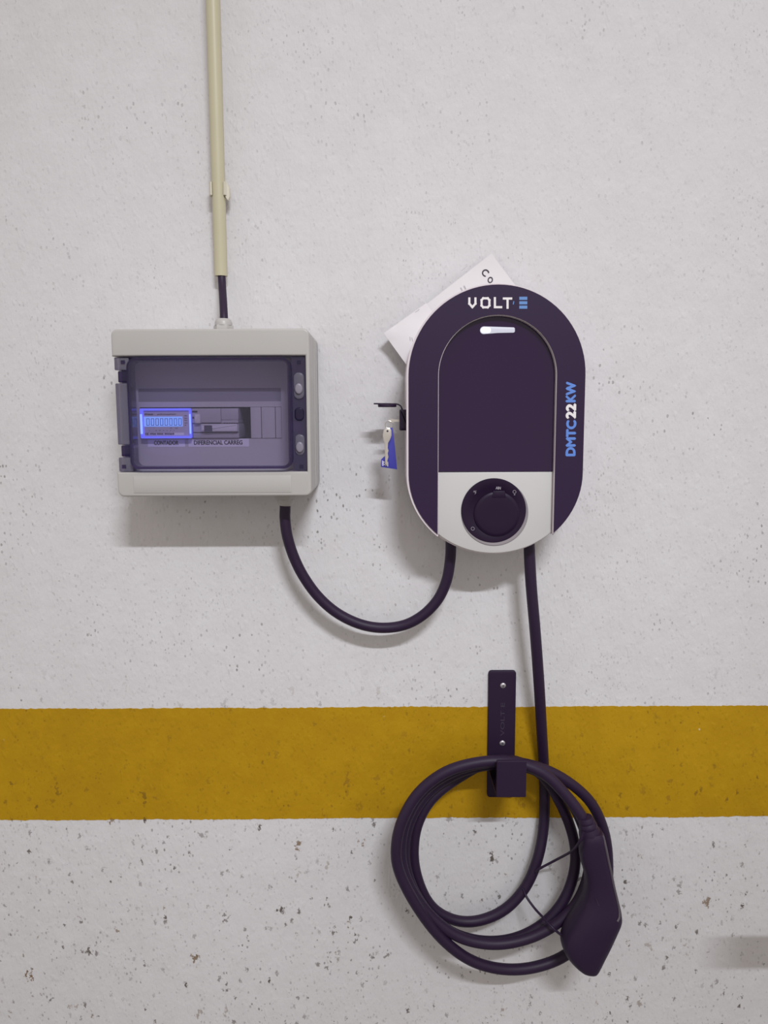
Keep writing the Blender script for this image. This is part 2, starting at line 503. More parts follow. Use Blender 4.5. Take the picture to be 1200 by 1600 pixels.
# the painted yellow band: a skin of paint with a ragged brushed edge
def band():
    n = 1500; x0, x1 = -1.6, 1.6
    top, bot = [], []
    for i in range(n+1):
        x = x0 + (x1-x0)*i/n
        jt = noise.noise((x*9, 1.3, 0))*0.0012 + noise.noise((x*160, 4.3, 0))*0.0010 + noise.noise((x*420, 9.3, 0))*0.0006
        jb = noise.noise((x*9, 7.7, 0))*0.0012 + noise.noise((x*140, 2.3, 0))*0.0011 + noise.noise((x*420, 5.1, 0))*0.0007
        top.append((x, Z_TOP + jt)); bot.append((x, Z_BOT + jb))
    v, f = [], []
    for (xt, zt), (xb, zb) in zip(top, bot):
        v += [(xt, 0.001, zt), (xt, -0.0004, zt), (xb, -0.0004, zb), (xb, 0.001, zb)]
    for i in range(n):
        a, b = 4*i, 4*i+4
        for k in range(3): f.append((a+k, b+k, b+k+1, a+k+1))
    structure(mesh_obj('trim_1', v, f, 'band', None, False))
band()

# unseen bar, added beyond the frame to cast the shadow low at the right
def shadow_bar():
    t = 0.20/2.6
    zs0, zs1, xs = W(1180, 1509).z, W(1180, 1467).z, W(1128, 1490).x
    z0 = zs0 + (LAMP_P.z-zs0)*t; z1 = zs1 + (LAMP_P.z-zs1)*t; x0 = xs + (LAMP_P.x-xs)*t
    g = G(); g.slab(rrect(x0, x0+1.2, z0, z1, 0.004, 3), 0.196, 0.204)
    for px in (x0+0.25, x0+1.0): g.box(px-0.03, px+0.03, 0.0, 0.196, z0+0.005, z1-0.005)
    structure(g.obj('shadow_blocker', 'shadow_bar', None, False))
shadow_bar()

# ------------------------------------------------------------------ conduit
def conduit():
    r = 0.0078
    t = thing('conduit_pipe', 'ivory plastic conduit pipe running down the wall from the top edge', 'pipe', W(346, 431, 0.012))
    a = W(331, -60, 0.026); b = W(345.5, 431.5, 0.013)
    pts = [a + (b-a)*k/12 for k in range(13)]
    g = G(); g.tube(pts, [0.0084 - 0.0006*k/12 for k in range(13)], 28, False)
    # open lower end: an inner wall
    n = len(g.v)
    g.tube([b, b + (a-b)*0.12], [0.0067, 0.0067], 28, False)
    for k in range(28):
        kk = (k+1) % 28
        g.f.append([12*28+k, 12*28+kk, n+kk, n+k])
    g.obj('pipe', 'conduit', t)
    # C-shaped clip holding the pipe to the wall
    c = a + (b-a)*((290+60)/(431+60)); ro, ri = 0.0108, 0.0086
    v, f = [], []
    segs = 20
    for i in range(segs+1):
        ang = math.radians(-40 + 260*i/segs)
        for rr in (ri, ro):
            for zz in (-0.0075, 0.0075):
                v.append((c.x + rr*math.cos(ang), c.y + rr*math.sin(ang), c.z + zz))
    for i in range(segs):
        p, q = 4*i, 4*i+4
        f += [(p, q, q+1, p+1), (p+2, p+3, q+3, q+2), (p, p+2, q+2, q), (p+1, q+1, q+3, p+3)]
    f += [(0, 1, 3, 2), (4*segs, 4*segs+2, 4*segs+3, 4*segs+1)]
    cg = G(); cg.add(v, f)
    cg.box(c.x-0.006, c.x+0.006, 0.0, -c.y-ro+0.001, c.z-0.0075, c.z+0.0075)
    # locking tongue on the right
    tz = [(c.x+0.0085, c.z+0.008), (c.x+0.0105, c.z+0.008), (c.x+0.0135, c.z+0.001), (c.x+0.0135, c.z-0.009),
          (c.x+0.0115, c.z-0.013), (c.x+0.0085, c.z-0.009)]
    cg.slab(tz, -c.y-0.003, -c.y+0.0035)
    cg.obj('pipe_clip', 'clip', t)['label'] = 'pale ivory snap-in pipe clip'
conduit()

fc = spline([W(344, 380, 0.014), W(346, 425, 0.014), W(347.5, 450, 0.020), W(349, 475, 0.036), W(350, 497, 0.046), W(350.5, 520, 0.047)], 6)
g = G(); g.tube(fc, 0.0047, 16)
tag(g.obj('feed_cable', 'rubber'), 'short black cable between the conduit end and the enclosure top', 'cable')

# ------------------------------------------------------------------ meter enclosure
DF = 0.097                                   # depth of the enclosure front
EX0, EX1 = W(178.5, 645, DF).x, W(485, 645, DF).x
EZ0, EZ1 = W(330, 775.5, DF).z, W(330, 513.5, DF).z
enc = thing('electrical_enclosure', 'cream wall enclosure with a smoked transparent door and meter inside', 'electrical box',
            ((EX0+EX1)/2, 0, EZ0))
OP0, OP1 = W(330, 737.5, DF).z, W(330, 556, DF).z      # door opening, lower and upper edge
DX1 = W(478.5, 645, DF).x                              # right edge of the opening

def enclosure():
    # base: open tray on the wall
    o = rrect(EX0-0.0005, EX1+0.0010, EZ0-0.0005, EZ1+0.0005, 0.010)
    i = rrect(EX0+0.003, EX1-0.001, EZ0+0.003, EZ1-0.003, 0.007)
    g = G(); g.frame(o, i, 0.0, 0.046); g.slab(o, 0.0, 0.004)
    g.obj('back_box', 'cream', enc)
    # front cover: frame with upper and lower bands
    oc = rrect(EX0, EX1, EZ0, EZ1, 0.007)
    def band_piece(z0, z1, top):
        """Slab across the cover, rounded on its outer side only."""
        xs0, xs1, r = EX0, EX1, 0.007
        pts = []
        if top:
            for cx, a0 in ((xs1-r, 0), (xs0+r, 90)):
                for k in range(7):
                    a = math.radians(a0 + 90*k/6); pts.append((cx+r*math.cos(a), z1-r+r*math.sin(a)))
            pts += [(xs0, z0), (xs1, z0)]
        else:
            pts += [(xs1, z1), (xs0, z1)]
            for cx, a0 in ((xs0+r, 180), (xs1-r, 270)):
                for k in range(7):
                    a = math.radians(a0 + 90*k/6); pts.append((cx+r*math.cos(a), z0+r+r*math.sin(a)))
        return pts
    top = band_piece(OP1, EZ1, True)[:-2]; bot = band_piece(EZ0, OP0, False)[2:]
    g = G()
    g.slab(top + [(EX0, OP1), (DX1, OP1), (DX1, OP0), (EX0, OP0)] + bot, 0.048, DF, 0.0022, 5)
    g.box(EX0+0.001, EX0+0.004, 0.048, 0.078, OP0-0.001, OP1+0.001)       # wall behind the hinge side
    cov = g.obj('front_cover', 'cream', enc)
    # recessed-line panel on the lower band
    px0, px1 = W(208.5, 757, DF).x, W(455.5, 757, DF).x
    pz1 = W(330, 742.5, DF).z
    g = G()
    g.slab(rrect(px0, px1, EZ0+0.0040, pz1-0.0005, 0.001), DF-0.002, DF+0.0005, 0.0004, 2)
    g.obj('knockout_panel', 'cream', cov)
    # inner cover with the module cut-out, sunk behind the door
    di = 0.058
    ix0, ix1 = EX0+0.004, DX1
    hx0, hx1 = W(219, 660, di).x, W(440, 660, di).x
    hz0, hz1 = W(330, 685.5, di).z, W(330, 636, di).z
    gz0, gz1 = W(330, 627.5, di).z, W(330, 606.5, di).z
    g = G()
    g.box(ix0, ix1, di-0.003, di, OP0-0.004, hz0)
    g.box(ix0, hx0, di-0.003, di, hz0, hz1)
    g.box(hx1, ix1, di-0.003, di, hz0, hz1)
    g.box(ix0, ix1, di-0.003, di, hz1, gz0)
    g.box(ix0, hx0-0.001, di-0.003, di, gz0, gz1)
    g.box(hx1, ix1, di-0.003, di, gz0, gz1)
    g.box(ix0, ix1, di-0.003, di, gz1, OP1+0.004)
    inn = g.obj('inner_cover', 'cream_in', enc, False)
    g = G(); g.box(hx0-0.002, hx1+0.001, di-0.005, di-0.0022, gz0-0.001, gz1+0.001)
    g.obj('label_holder', 'groove', inn, False)['label'] = 'dark recessed label strip above the modules'
    g = G(); g.box(hx0-0.004, hx1+0.004, 0.010, 0.014, hz0-0.004, hz1+0.004)
    g.obj('slot_shade_back', 'slot', enc, False)  # dark sheet added behind the opening, slot shade in its colour
    g = G()
    g.box(hx0-0.001, hx0+0.0005, 0.014, di-0.003, hz0-0.002, hz1+0.002); g.box(hx1-0.0005, hx1+0.001, 0.014, di-0.003, hz0-0.002, hz1+0.002)
    g.box(hx0, hx1, 0.014, di-0.003, hz1, hz1+0.0015); g.box(hx0, hx1, 0.014, di-0.003, hz0-0.0015, hz0)
    g.obj('slot_shade_sides', 'slot', enc, False)  # dark sides of the opening, recess shade put into the colour
    # blank plates right of the open slot
    for a, b in ((392.0, 408.2), (409.2, 430.0), (431.0, 439.8)):
        g = G(); g.slab(rrect(W(a, 660, di).x, W(b, 660, di).x, hz0+0.0004, hz1-0.0004, 0.0006, 2), di-0.004, di+0.0012, 0.0004, 2)
        g.obj('blank_plate', 'cream_in', enc)
    # paper labels under the modules
    for (a, b, t0, t1), s, (w0, w1) in (((231, 289, 686.5, 698), 'CONTADOR', (240.5, 279)), ((294.5, 389, 685.5, 698), 'DIFERENCIAL CARREG', (303, 379))):
        x0, x1 = W(a, 690, di).x, W(b, 690, di).x; z0, z1 = W(330, t1, di).z, W(330, t0, di).z
        g = G(); g.slab(rrect(x0, x1, z0, z1, 0.0003, 2), di, di+0.0003)
        lb = g.obj('label_strip', 'label', inn, False)
        u0, u1 = W(w0, 690, di).x, W(w1, 690, di).x
        word('lettering', s, ((u0+u1)/2, W(330, 691.5, di).z), u1-u0, 0.0052, di+0.0003, 'line', lb, 0, 0.00022).name = 'lettering'
        lb['label'] = 'white paper strip lettered ' + s
    # cable glands, top and bottom
    for (px, py, up) in ((349.5, 512, 1), (446.5, 777, -1)):
        dg = 0.047; c = W(px, py, dg)
        zb = EZ1 if up > 0 else EZ0
        g = G()
        hexr = 0.0118
        prof = [(0.0, 0.0), (hexr, 0.0), (hexr, 0.008*up), (hexr-0.0012, 0.0095*up)]
        g.lathe([(0.0095, -0.004*up)] + prof[1:], (c.x, -dg, zb), 'z', 6)
        g.lathe([(0.0102, 0.0090*up), (0.0100, 0.0125*up), (0.0088, 0.0155*up), (0.0066, 0.0170*up), (0.0052, 0.0172*up), (0.0052, 0.014*up)], (c.x, -dg, zb), 'z', 24)
        g.obj('cable_gland', 'cream', enc)
enclosure()

def door():
    # smoked door: flat flange, raised window, hinge knuckles and latch strip
    dF = DF - 0.004                       # flange front
    x0, x1 = W(204, 645, dF).x, W(456.5, 645, dF).x
    z0, z1 = OP0+0.0012, OP1-0.0012
    wz0, wz1 = W(330, 732.5, DF).z, W(330, 559.5, DF).z
    # window: shallow tray (bulge) with rounded corners
    out = rrect(x0, x1, wz0, wz1, 0.010, 6)
    t = 0.0022
    g = G()
    inn = rrect(x0+t, x1-t, wz0+t, wz1-t, 0.008, 6)
    dW = DF + 0.004
    # front pane, solid
    g.slab(inn, dW-0.002, dW, 0.0, 1)
    pane = g.obj('door', 'smoke', enc)
    pane['label'] = 'smoked violet transparent door window'
    g = G()
    g.frame(out, rrect(x0+t*1.7, x1-t*1.7, wz0+t*1.4, wz1-t*1.4, 0.007, 6), dF-0.010, dW-0.0001)
    g.obj('door_rim', 'smoke_rim', pane)
    # flange strips at the hinge side and latch side
    fx0 = EX0+0.001
    g = G(); g.box(x1, DX1-0.0008, dF-0.003, dF, z0, z1)
    latch = g.obj('latch_strip', 'smoke_strip', pane, False)
    lx = (x1 + DX1)/2
    for py, s, h, mat in ((603, 1.0, 0.0150, 'smoke_hinge'), (647, 0.85, 0.0075, 'smoke_rim'), (695, 0.9, 0.0120, 'smoke_hinge')):
        c = W(466, py, dF)
        g = G(); g.slab(rrect(lx-0.0062*s, lx+0.0062*s, c.z-h, c.z+h, 0.0058*s, 6), dF, dF+0.002, 0.0015, 3)
        l = g.obj('latch', mat, pane)
        if mat == 'smoke_hinge':
            g = G(); g.slab(circle(lx, c.z-h*0.22, 0.0046, 24, 0.0062), dF+0.002, dF+0.0045, 0.0018, 4); g2 = g.obj('latch_button', 'latchbtn', latch)
    # small square pegs in the strip corners
    for px, py in ((467, 566), (471, 729), (192, 566), (194, 729)):
        c = W(px, py, dF); g = G(); g.box(c.x-0.0022, c.x+0.0022, dF-0.001, dF+0.0008, c.z-0.002, c.z+0.002)
        g.obj('peg', 'smoke_rim', pane, False)
    # hinge side: five stacked knuckles of different width
    for a, b, inset, mat in ((557.5, 578, 0.0, 'smoke_hinge'), (579, 597, 0.0030, 'smoke_rim'), (598, 694.5, 0.0, 'smoke_hinge'),
                             (695.5, 713, 0.0030, 'smoke_rim'), (714, 736.5, 0.0, 'smoke_hinge')):
        za, zb_ = W(330, b, dF).z, W(330, a, dF).z
        g = G(); g.slab(rrect(fx0+inset, x0+0.0004, za+0.0002, zb_-0.0002, 0.001, 2), dF-(0.006 if inset else 0.012), dF-(0.0015 if inset else 0.0), 0.001, 2)
        g.obj('hinge_knuckle', mat, pane)
M['latchbtn'] = plastic('latch_button_grey', (0.22, 0.20, 0.26), 0.3, 0.6)
door()

# ------------------------------------------------------------------ energy meter
def meter():
    d0 = 0.052; df = 0.066
    def X(px): return W(px, 661, df).x
    def Z(py): return W(259, py, df).z
    t = thing('energy_meter', 'small energy meter with glowing blue display behind the smoked door', 'meter', (X(259), -0.014, Z(685)))
    g = G(); g.box(X(220), X(298.5), 0.0142, df-0.004, Z(685.5)+0.0006, Z(637.5)-0.0006); g.obj('housing', 'modgrey', t, False)
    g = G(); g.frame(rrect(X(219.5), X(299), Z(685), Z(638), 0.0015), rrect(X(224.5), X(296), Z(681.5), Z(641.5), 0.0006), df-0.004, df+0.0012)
    bz = g.obj('bezel', 'bezelglow', t); bz['label'] = 'clear bezel with leaked display light painted on as blue glow'
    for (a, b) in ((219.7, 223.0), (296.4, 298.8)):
        g = G(); g.slab(rrect(X(a), X(b), Z(678), Z(647), 0.0006, 3), df+0.0011, df+0.0018); g.obj('leaked_light_edge', 'edgehot', bz)
    g = G(); g.slab(rrect(X(224.5), X(296), Z(681.5), Z(641.5), 0.0003, 2), df-0.004, df-0.0008); fp = g.obj('face_plate', 'meterface', t)
    g = G(); g.slab(rrect(X(225), X(285), Z(666.5), Z(651), 0.0004, 2), df-0.0008, df-0.0003); sc = g.obj('display', 'lcd', t); sc['label'] = 'backlit blue display reading 00000000'
    # digits: seven segment zeros
    zc = (Z(654)+Z(664.5))/2; hh = (Z(654)-Z(664.5))/2
    for k in range(8):
        cx = X(231.2 + k*7.15); hw = (X(235)-X(231))*0.52
        L_ = [[(cx-hw, zc-hh), (cx-hw*0.9, zc+hh), (cx+hw, zc+hh), (cx+hw*0.9, zc-hh), (cx-hw, zc-hh)]]
        strokes(L_, 0.00062, df-0.0003, 0.0001).obj('digit', 'digit', sc, False)
    # small print: rows of fine marks
    rows = G(); random.seed(3)
    def marks(py, a, b, h, gap):
        x = a
        while x < b:
            w = random.uniform(0.8, 2.2)
            if random.random() > 0.2:
                x0_, x1_ = X(x), X(min(b, x+w)); z = Z(py + random.uniform(-0.3, 0.3))
                rows.slab([(x0_, z-h/2), (x1_, z-h/2), (x1_, z+h/2), (x0_, z+h/2)], df-0.0008, df-0.0006)
            x += w + gap
    marks(647.3, 226, 242, 0.0016, 0.5); marks(647.3, 246, 275, 0.0010, 0.9); marks(668.8, 265, 281, 0.0006, 0.3)
    marks(672.5, 232, 276, 0.0005, 4.0); marks(678, 234, 271, 0.0017, 0.8)
    for k, py in enumerate((650, 654, 657, 661, 664.5)): marks(py, 288.3, 292.5, 0.0007, 0.4)
    word('print', 'CE', (X(228.5), Z(678)), 0.0036, 0.0024, df-0.0008, 'line', fp, 0, 0.0001)
    pr = rows.obj('print', 'line', fp, False); pr['kind'] = 'stuff'
    g = G(); g.slab(rrect(X(271.5), X(286.5), Z(680), Z(676), 0.0002, 2), df-0.0008, df-0.0005); g.obj('sticker', 'label', fp, False)
meter()

# ------------------------------------------------------------------ circuit breaker
def breaker():
    df = 0.064
    def X(px): return W(px, 661, df).x
    def Z(py): return W(345, py, df).z
    t = thing('circuit_breaker', 'grey circuit breaker beside the glowing meter and left of the open slot', 'breaker', (X(337), -0.014, Z(685)))
    g = G()
    g.slab(rrect(X(300.5), X(372.5), Z(684.5), Z(661.5), 0.0006, 2), 0.0142, df-0.002, 0.0005, 2)
    g.slab(rrect(X(300.5), X(345.3), Z(661), Z(638), 0.0006, 2), 0.0142, df, 0.0006, 2)
    g.slab(rrect(X(345.6), X(372.5), Z(661), Z(656.5), 0.0004, 2), 0.0142, df, 0.0005, 2)
    g.slab(rrect(X(345.6), X(372.5), Z(656.1), Z(638), 0.0004, 2), 0.0142, df-0.001, 0.0005, 2)
    bd = g.obj('body', 'modgrey', t)
    g = G(); g.slab(rrect(X(314.5), X(371.5), Z(674.5), Z(662.5), 0.0010, 3), df-0.002, df+0.003, 0.0015, 3); sw = g.obj('toggle', 'modlight', t)
    g = G(); g.slab(rrect(X(319.8), X(332.2), Z(674.0), Z(664.6), 0.0004, 2), df+0.003, df+0.0034); g.obj('toggle_mark', 'moddark', sw)
    g = G(); g.slab(rrect(X(304.8), X(314), Z(661.5), Z(647), 0.0012, 3), df, df+0.004, 0.0015, 3); g.obj('test_button', 'modlight', t)
    g = G(); g.slab(rrect(X(301), X(309), Z(644.5), Z(641.5), 0.0002, 2), df, df+0.0003)
    g.slab(rrect(X(301), X(303.5), Z(654), Z(651), 0.0002, 2), df, df+0.0003)
    g.slab(rrect(X(315), X(345), Z(661.6), Z(660.2), 0.0002, 2), df, df+0.0003)
    g.slab(rrect(X(301), X(372), Z(676.2), Z(675.0), 0.0002, 2), df-0.002, df-0.0017)
    random.seed(5); x = 350
    while x < 371:
        w = random.uniform(1, 3); g.slab(rrect(X(x), X(x+w), Z(662), Z(660.8), 0.0001, 1), df, df+0.0002); x += w + 1.2
    g.obj('print', 'line', bd, False)
breaker()

# ------------------------------------------------------------------ supply cable between enclosure and charger
sup = [(446.5, 770, .047), (445.5, 797, .047), (445.5, 812, .047), (449, 838, .046), (459, 870, .043), (475, 902, .040), (498, 933, .037), (527, 958, .035),
       (562, 975, .034), (597, 981, .034), (632, 976.5, .035), (661, 961, .037), (684, 937, .039), (697.5, 908, .041), (703, 878, .043), (704.5, 852, .045), (704.5, 800, .046)]
g = G(); g.tube(spline([W(*p) for p in sup], 7), 0.0066, 18)
tag(g.obj('supply_cable', 'rubber'), 'black cable hanging in a U from the enclosure to the charger', 'cable')

# ------------------------------------------------------------------ wall charger
DC = 0.090
def charger():
    def X(px, d=DC): return W(px, 660, d).x
    def Z(py, d=DC): return W(776, py, d).z
    cx = (X(638.5) + X(912.8))/2
    hw = (X(912.8) - X(638.5))/2
    zt, zb = Z(444.5), Z(866.5)
    zA = zt - hw*1.0                       # springing of the top arc
    ryb = (Z(740) - zb); zB = Z(740)
    t = thing('wall_charger', 'black oval car charger with a white lower panel and blue lettering', 'charger', (cx, 0, zb))
    def oval(grow=0.0, n=40):
        pts = []
        for k in range(n+1):
            a = math.pi*k/n; pts.append((cx + (hw+grow)*math.cos(a), zA + (hw+grow)*math.sin(a)))
        for k in range(n+1):
            a = math.pi + math.pi*k/n; pts.append((cx + (hw+grow)*math.cos(a), zB + (ryb+grow)*math.sin(a)))
        return pts
    # recess: arch shaped, open at the bottom
    rl, rr = X(685.3), X(868.2)
    rc, rw = (rl+rr)/2, (rr-rl)/2
    rzt = Z(492.5); rzA = rzt - rw
    def zlow(x): return zB - ryb*math.sqrt(max(0, 1-((x-cx)/hw)**2))
    DP = DC - 0.0085                       # recessed panel depth
    # housing behind everything
    g = G(); g.slab([(x-0.0009, z) for x, z in oval(0.0012)], 0.016, DP-0.003, 0.0, 1); g.obj('housing', 'body', t)
    g = G(); g.slab(rrect(cx-0.055, cx+0.055, zB-0.02, zA+0.01, 0.01), 0.0, 0.0205); g.obj('back_plate', 'steel', t)
    # fascia: horseshoe around the recess, and a lilac shell of the same shape carrying it
    def horseshoe(g_out, g_in, n=44):
        o = []
        xl, xr = rl - g_in, rr + g_in
        al = math.pi + math.acos(max(-1, min(1, (cx - xl)/(hw+g_out))))
        ar = 2*math.pi - math.acos(max(-1, min(1, (xr - cx)/(hw+g_out))))
        O, I = [], []
        # outer: from lower right, up, over the top, down to lower left
        for k in range(12+1):
            a = ar + (2*math.pi-ar)*k/12; O.append((cx+(hw+g_out)*math.cos(a), zB+(ryb+g_out)*math.sin(a)))
        for k in range(n+1):
            a = math.pi*k/n; O.append((cx+(hw+g_out)*math.cos(a), zA+(hw+g_out)*math.sin(a)))
        for k in range(12+1):
            a = math.pi + (al-math.pi)*k/12; O.append((cx+(hw+g_out)*math.cos(a), zB+(ryb+g_out)*math.sin(a)))
        zr, zl = O[0][1], O[-1][1]
        for k in range(12+1): I.append((xr, zr + (rzA-zr)*k/13))
        for k in range(n+1):
            a = math.pi*k/n; I.append((rc+(rw+g_in)*math.cos(a), rzA+(rw+g_in)*math.sin(a)))
        for k in range(12+1): I.append((xl, zl + (rzA-zl)*(12-k)/13))
        return O, I
    def loop_slab(O, I, d0, d1):
        n = len(O); v = []
        for d in (d0, d1):
            v += [(p[0], -d, p[1]) for p in O] + [(p[0], -d, p[1]) for p in I]
        f = []
        for i in range(n-1):
            f.append((2*n+i, 2*n+i+1, 3*n+i+1, 3*n+i))     # front
            f.append((i, n+i, n+i+1, i+1))                 # back
            f.append((i, i+1, 2*n+i+1, 2*n+i))             # outer
            f.append((n+i, 3*n+i, 3*n+i+1, n+i+1))         # inner
        f.append((0, 2*n, 3*n, n)); f.append((n-1, 2*n-1, 4*n-1, 3*n-1))
        return v, f
    O, I = horseshoe(0.0014, 0.0); O = [(x-0.0009, z) for x, z in O]; g = G(); g.add(*loop_slab(O, I, DP-0.003, DC-0.0012)); g.obj('shell', 'trimwall', t)['label'] = 'pale satin shell edge around the black fascia'
    O, I = horseshoe(0.0, 0.0006); g = G(); g.add(*loop_slab(O, I, DC-0.0012, DC)); fas = g.obj('fascia', 'fascia', t)
    # recessed dark screen panel
    zs = Z(737, DP)
    g_ = 0.0002
    pts = [(rr-g_, zs)]
    for k in range(41):
        a = math.pi*k/40; pts.append((rc+(rw-g_)*math.cos(a), rzA+(rw-g_)*math.sin(a)))
    pts.append((rl+g_, zs))
    g = G(); g.slab(pts, DP-0.003, DP, 0.0, 1); g.obj('screen_panel', 'screen', t)['label'] = 'dark glossy recessed panel'
    # white lower panel with a curved lower edge
    pts = [(rl+g_, zs-0.0004), (rr-g_, zs-0.0004)]
    n = 24
    low = [(rr-g_ + (rl-rr+2*g_)*k/n) for k in range(n+1)]
    zbot = [zlow(x) for x in low]
    pts = [(rr-g_, zs-0.0004)] + [(rl+g_, zs-0.0004)] + [(x, z) for x, z in zip(low[::-1], zbot[::-1])]
    g = G(); g.slab(pts, 0.030, DP+0.0002, 0.0012, 3); lowp = g.obj('lower_panel', 'lower', t); lowp['label'] = 'white panel holding the round socket'
    # LED bar
    zc = Z(516, DP)
    xa, xb = X(748.5, DP), X(802, DP)
    bar = [(xb, zc-0.0018), (xb, zc+0.0020), (xb-0.0012, zc+0.0030)] + [(xa+0.0042*(1-math.sin(a_)), zc+0.0042*math.cos(a_)) for a_ in [math.pi*q/10 for q in range(11)]] + [(xa+0.020, zc-0.0030), (xb-0.0012, zc-0.0027)]
    g = G(); g.slab(bar, DP, DP+0.0008, 0.0003, 2); lb = g.obj('light_bar', 'led', t); lb['label'] = 'lit white indicator bar'
    g = G(); g.slab(rrect(xa+0.0010, X(765, DP), zc-0.0030, zc+0.0030, 0.0028, 6), DP+0.0003, DP+0.0011, 0.0003, 2); g.obj('light_bar_lamp', 'led2', lb)
    # socket: bezel ring, black disc, hinged cap
    ro_ = W(772.8, 801.2, DP); sc_ = W(771.0, 797.6, DP); R = X(825.6, DP) - X(772.8, DP); Rd = X(822.3, DP) - X(771.0, DP)
    D2 = DP + 0.0
    g = G()
    g.lathe([(R+0.0003, -0.004), (R+0.0003, 0.0004), (R-0.0002, 0.0010), (R-0.0012, 0.0011), (R-0.0030, 0.0006), (0.001, 0.0006)], (ro_.x, -D2, ro_.z), 'y', 72)
    rg = g.obj('socket_ring', 'ring', t); rg['label'] = 'satin metal ring around the socket'
    g = G(); g.lathe([(Rd, 0.0003), (Rd, 0.0011), (Rd-0.0006, 0.0017), (Rd*0.74, 0.0018), (Rd*0.70, 0.0010), (0.001, 0.0010)], (sc_.x, -D2, sc_.z), 'y', 72)
    disc = g.obj('socket_disc', 'capblk', t)
    cc = W(776, 803, DP); rc_ = R*0.68
    g = G(); g.lathe([(rc_, 0.0004), (rc_, 0.0022), (rc_-0.0010, 0.0030), (rc_-0.0040, 0.0033), (rc_*0.5, 0.0031), (0.001, 0.0031)], (cc.x, -D2, cc.z), 'y', 64)
    cap = g.obj('socket_cap', 'capblk', t)
    hz = W(779, 771, DP)
    g = G(); g.slab([(hz.x-0.0085, hz.z-0.005), (hz.x+0.0085, hz.z-0.005), (hz.x+0.0068, hz.z+0.0035), (hz.x-0.0068, hz.z+0.0035)], D2, D2+0.0036, 0.0008, 2)
    g.obj('cap_hinge', 'capblk', cap)
    # marks on the disc
    dm = D2 + 0.0019
    def ringmark(px, py, r, gap=False):
        c = W(px, py, dm); return strokes([[(c.x + r*math.cos(2*math.pi*k/14), c.z + r*math.sin(2*math.pi*k/14)) for k in range(15)]], 0.00045, dm, 0.0002)
    ringmark(738.6, 826, 0.0019).obj('socket_mark', 'mark', disc, False)
    gm = ringmark(803.8, 768.5, 0.0018); c = W(804, 773, dm)
    gm.slab([(c.x-0.0008, c.z-0.0004), (c.x+0.0008, c.z-0.0004), (c.x+0.0008, c.z+0.0004), (c.x-0.0008, c.z+0.0004)], dm, dm+0.0002); gm.obj('socket_mark', 'mark', disc, False)
    c = W(742.2, 769, dm); k = 0.0008
    strokes([[(c.x-2*k, c.z+1.6*k), (c.x-0.2*k, c.z+1.9*k), (c.x-0.6*k, c.z+0.2*k), (c.x-2*k, c.z+0.3*k)], [(c.x+1.6*k, c.z+2.2*k), (c.x+0.2*k, c.z-0.2*k), (c.x+1.5*k, c.z-0.6*k), (c.x-0.2*k, c.z-2.6*k)]], 0.00045, dm, 0.0002).obj('socket_mark', 'mark', disc, False)
    c = W(778.5, 762.5, dm)
    word('socket_mark', 'AIN', (c.x, c.z), 0.0060, 0.0034, dm, 'mark', disc, -0.06, 0.0002)
    # logo: VOLT in rounded strokes, then a blue three bar E
    def P(px, py): return XZ(px, py, DC)
    sw = 0.0024
    def letter(lines): strokes([[P(*q) for q in ln] for ln in lines], sw, DC, 0.0003).obj('logo_letter', 'white', fas, False)
    letter([[(733.3, 466.5), (733.3, 474.5), (738, 480), (742.8, 474.5), (742.8, 466.5)]])
    letter([[(755, 466.2), (762, 466.2), (764.6, 469), (764.6, 477.5), (762, 480.2), (755, 480.2), (752.4, 477.5), (752.4, 469), (755, 466.2)]])
    letter([[(773.2, 466), (773.2, 480), (783, 480)]])
    letter([[(787.3, 466.5), (798.6, 466.5)], [(793, 467.5), (793, 480.8)]])
    strokes([[P(802.6, 471.5), P(802.0, 475)]], 0.0010, DC, 0.0003).obj('logo_tick', 'logoblue', fas, False)
    for py in (466.2, 473.2, 480.0):
        a = P(811.3, py); b = P(823.8, py); g = G(); g.slab([(a[0], a[1]-0.0017), (b[0], b[1]-0.0017), (b[0], b[1]+0.0017), (a[0], a[1]+0.0017)], DC, DC+0.0003)
        g.obj('logo_bar', 'logoblue', fas, False)
    # model code up the right side
    for s, (y0, y1), mat, bold in (('DMTC', (713, 656.3), 'blue', 0.0008), ('22', (654.6, 630.4), 'white', 0.0009), ('KW', (628.8, 596.2), 'blue', 0.0008)):
        a, b = W(891.8, y0, DC), W(892.2, y1, DC)
        hgt = X(900.3) - X(884.2)
        word('model_code', s, ((a.x+b.x)/2, (a.z+b.z)/2), abs(b.z-a.z), hgt, DC, mat, fas, math.pi/2, bold)
    # key lock on the left flank with its round cover flipped open
    dl = 0.052
    def Q(px, py): return XZ(px, py, dl)
    x0, z0 = Q(624.3, 672.5); x1, z1 = Q(634.5, 640)
    g = G(); g.slab(rrect(x0, x1+0.004, z0, z1, 0.001, 3), dl-0.012, dl+0.012, 0.002, 3); lk = g.obj('key_lock', 'black', t)
    g = G()
    path = [Q(584, 630.8), Q(619, 631.3), Q(623, 632.2), Q(626.5, 635), Q(629, 641)]
    for (xa, za), (xb, zb_) in zip(path, path[1:]):
        e = Vector((xb-xa, zb_-za)).normalized(); n = Vector((-e.y, e.x))*0.0008
        g.slab([(xa+n.x, za+n.y), (xa-n.x, za-n.y), (xb-n.x, zb_-n.y), (xb+n.x, zb_+n.y)], dl-0.004, dl+0.004)
    fl = g.obj('lock_strap', 'black', lk)
    fcx, fcz = Q(605, 634); rf = (Q(619.5, 634)[0]-Q(590.5, 634)[0])/2
